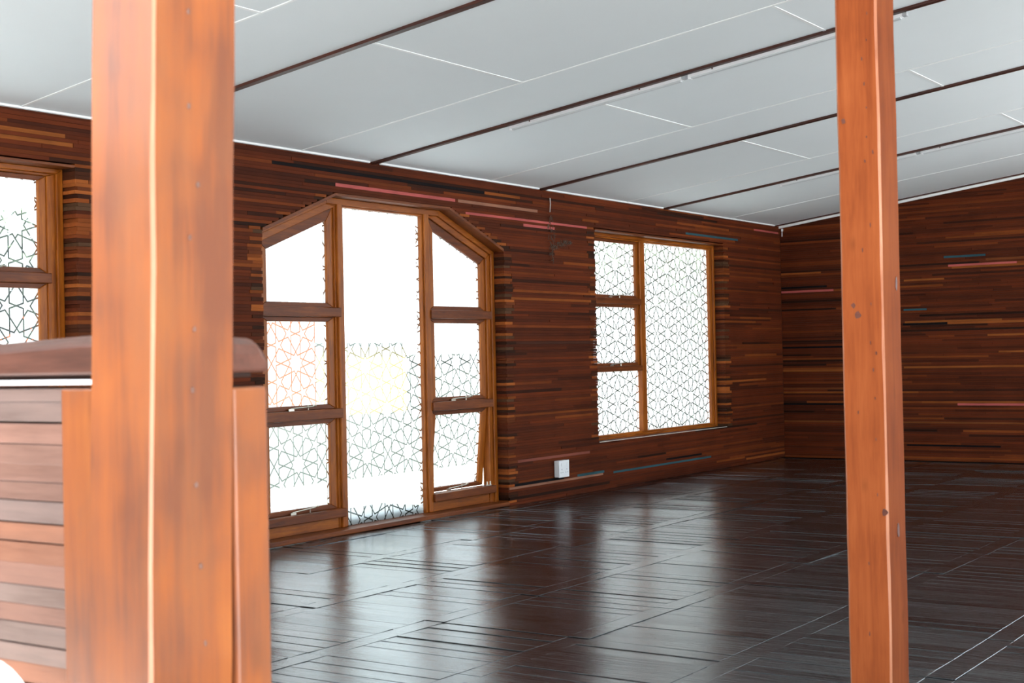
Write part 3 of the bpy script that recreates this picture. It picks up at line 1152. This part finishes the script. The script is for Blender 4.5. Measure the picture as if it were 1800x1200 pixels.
# ------------------------------------------------------------------ socket outlet on the window wall
so = tag(empty('socket_outlet', (0.0, -4.376, 0.160)), 'white double socket box mounted low on the timber wall between door and window', 'socket')
MB().box(0.004, 0.044, -4.447, -4.305, 0.160, 0.288).build('mounting_box', M_white, so, bevel=0.004)
MB().box(0.045, 0.053, -4.449, -4.303, 0.158, 0.290).build('face_plate', M_white, so, bevel=0.003)
for c in (-4.412, -4.340):
    b = MB()
    for dy, dz, s in ((0, 0.024, 0.0052), (-0.014, 0.0, 0.0045), (0.014, 0.0, 0.0045)):
        n = 10
        b.prism([(0.0527, c + dy + s * math.cos(2 * math.pi * k_ / n), 0.196 + dz + s * math.sin(2 * math.pi * k_ / n)) for k_ in range(n)], (0.0008, 0, 0))
    b.build('pin_holes', M_grey, so)
    MB().box(0.052, 0.0575, c - 0.009, c + 0.009, 0.244, 0.270).build('rocker_switch', M_white, so, bevel=0.002)

# ------------------------------------------------------------------ dusty cobweb between door and window
b = MB()
x = 0.012
b.tube([(x, -4.436, 2.335), (x + 0.004, -4.438, 2.29), (x, -4.442, 2.225)], 0.006, 6, 0.0035)
strand = b
b = MB()
for k_ in range(60):
    zc = 2.20 - (k_ / 60) ** 1.0 * 0.35
    wd = 0.03 * (0.5 + math.sin(min(1, k_ / 45) * math.pi)) + 0.004
    a = Vector((x + rnd.uniform(-0.004, 0.012), -4.438 + rnd.uniform(-wd, wd), zc + rnd.uniform(-0.02, 0.02)))
    d = Vector((rnd.uniform(-0.006, 0.010), rnd.uniform(-0.018, 0.018), rnd.uniform(-0.045, 0.01)))
    b.tube([a, a + d * 0.5 + Vector((0.003, rnd.uniform(-0.006, 0.006), 0)), a + d], 0.0030, 5, 0.0012)
for k_ in range(70):
    f = (k_ / 70)
    yc = -4.42 + f * 0.28
    zc = 1.975 + 0.03 * math.sin(f * 2.0) - 0.02 * (1 - f) + rnd.uniform(-0.026, 0.026) * (1 - f * 0.6)
    a = Vector((x + rnd.uniform(-0.004, 0.010), yc, zc))
    d = Vector((rnd.uniform(-0.006, 0.008), rnd.uniform(-0.03, 0.04), rnd.uniform(-0.025, 0.025)))
    b.tube([a, a + d * 0.5 + Vector((0.003, 0, rnd.uniform(-0.006, 0.006))), a + d], 0.0030, 5, 0.0012)
web = tag(b.build('cobweb', M_web, origin=(0.0, -4.43, 2.33)), 'dusty grey cobweb hanging on the timber wall above the socket', 'cobweb')

strand.build('strand', M_sill, web)
b = MB()
b.box(0.022, 0.038, -0.016, -0.003, 2.345, 2.372)
b.tube([(0.030, -0.012, 2.35), (0.031, -0.016, 2.32), (0.029, -0.014, 2.29)], 0.0045, 6)
tag(b.build('wall_hook', M_white, origin=(0.03, -0.003, 2.35)), 'tiny white hook in the far corner under the ceiling', 'hook')

# ------------------------------------------------------------------ outdoors
mb = MB()
mb.box(-40, -0.23, -45, 30, -0.45, -0.30)
mb.box(-0.23, 45, -60, -13.3, -0.45, -0.30)
mb.box(8.8, 45, -13.3, 30, -0.45, -0.30)
tag(mb.build('ground', M_ground), 'pale yard outside the frosted windows', 'ground', kind='structure')
mb = MB()
mb.box(-0.50, -0.152, -6.745, -5.93, -0.3, 0.088)
tag(mb.build('door_step', M_outgrey, bevel=0.01), 'low plaster step outside the tall glazed door leaf', 'step', kind='structure')
gw = tag(empty('garden_wall', (-5.0, 0.0, -0.3)), 'low plastered garden wall of painted bays outside the glazed door', 'garden wall', kind='structure')
for y0, y1, zt, mt in ((-8.0, -1.66, 1.70, M_orange), (-1.62, 0.0, 1.25, plain('cream_plaster', s2l((182, 164, 112)), 0.8)), (0.04, 8.0, 1.10, M_outgrey)):
    MB().box(-5.15, -5.0, y0, y1, 0.45, zt).build('wall_bay', mt, gw)
    MB().box(-5.17, -4.96, y0, y1, -0.3, 0.45).build('plinth', M_outgrey, gw)
    MB().box(-5.19, -4.95, y0, y1, zt, zt + 0.05).build('coping', M_outgrey, gw, bevel=0.01)

# added roof shading the four-pane window; hedges and a tree outside
mb = MB()
mb.prism([(-0.24, -3.85, 2.52), (-2.0, -3.2, 2.35), (-2.0, -3.2, 2.41), (-0.24, -3.85, 2.58)], (0, 5.2, 0))
tag(mb.build('added_shade_roof', M_outgrey), 'grey roof added outside to shade the four-pane window', 'shade roof', kind='structure')
M_leaf = plain('tree_leaves', s2l((100, 112, 88)), 0.6, var=0.35, scale=3.0)
M_bark = wood('tree_bark', 'Z', s2l((70, 60, 48)), s2l((100, 86, 70)), s2l((128, 112, 94)), rough=0.9)


def leaf(b, c, e, L, Wd):
    vs = [c + e @ Vector(q) for q in ((-L, 0, 0), (-L * 0.2, -Wd, 0.02), (L, 0, 0), (-L * 0.2, Wd, 0.02))]
    b.poly(vs, [(0, 1, 2, 3)])


def hedge(x, y0, y1, zt, n, label):
    t = tag(empty('hedge', (x, (y0 + y1) / 2, -0.3)), label, 'hedge')
    b = MB()
    y = y0 + 0.2
    while y < y1:
        b.tube([(x, y, -0.3), (x + rnd.uniform(-0.1, 0.1), y + 0.05, zt * 0.5), (x + rnd.uniform(-0.2, 0.2), y + 0.1, zt - 0.2)], 0.04, 6, 0.012)
        y += 0.35
    b.build('stem', M_bark, t)['kind'] = 'stuff'
    b = MB()
    for k_ in range(n):
        c = Vector((x + rnd.gauss(0, 0.16), rnd.uniform(y0, y1), -0.25 + (zt + 0.25) * rnd.random() ** 0.9 + rnd.gauss(0, 0.05)))
        leaf(b, c, Euler((rnd.uniform(-1.2, 1.2), rnd.uniform(-1.2, 1.2), rnd.uniform(0, 6.3))).to_matrix(), rnd.uniform(0.06, 0.10), rnd.uniform(0.03, 0.045))
    b.build('foliage', M_leaf, t)['kind'] = 'stuff'


hedge(-2.5, -1.1, 6.2, 2.45, 15000, 'clipped hedge outside, set close to shade the four-pane window')  # brought near and made tall to dim the window film
hedge(-3.3, -9.6, -5.7, 2.2, 7000, 'clipped hedge outside beyond the window at the left edge')


def tree(x, y, rx, ry, z0, z1, n, label):
    t = tag(empty('tree', (x, y, -0.3)), label, 'tree')
    b = MB()
    b.tube([(x, y, -0.3), (x + 0.05, y, 0.8), (x - 0.05, y + 0.05, 1.8), (x, y + 0.1, z0 + 0.9)], 0.16, 8, 0.08)
    for k_ in range(7):
        a = k_ * 0.9
        b.tube([(x, y + 0.05, z0 - 0.3), (x + rx * 0.3 * math.cos(a), y + ry * 0.3 * math.sin(a), (z0 + z1) / 2 - 0.3), (x + rx * 0.6 * math.cos(a), y + ry * 0.6 * math.sin(a), (z0 + z1) / 2 + 0.2)], 0.06, 6, 0.02)
    b.build('trunk', M_bark, t)
    b = MB()
    for k_ in range(n):
        while True:
            p = Vector((rnd.uniform(-1, 1), rnd.uniform(-1, 1), rnd.uniform(-1, 1)))
            if 0.25 < p.length < 1:
                break
        c = Vector((x + p.x * rx, y + p.y * ry, (z0 + z1) / 2 + p.z * (z1 - z0) / 2))
        e = Euler((rnd.uniform(-0.9, 0.9), rnd.uniform(-0.9, 0.9), rnd.uniform(0, 6.3))).to_matrix()
        leaf(b, c, e, rnd.uniform(0.10, 0.17), rnd.uniform(0.045, 0.07))
    b.build('foliage', M_leaf, t)['kind'] = 'stuff'


tree(-2.6, -10.4, 2.0, 2.2, 2.3, 5.2, 5000, 'leafy tree outside the window at the left edge')
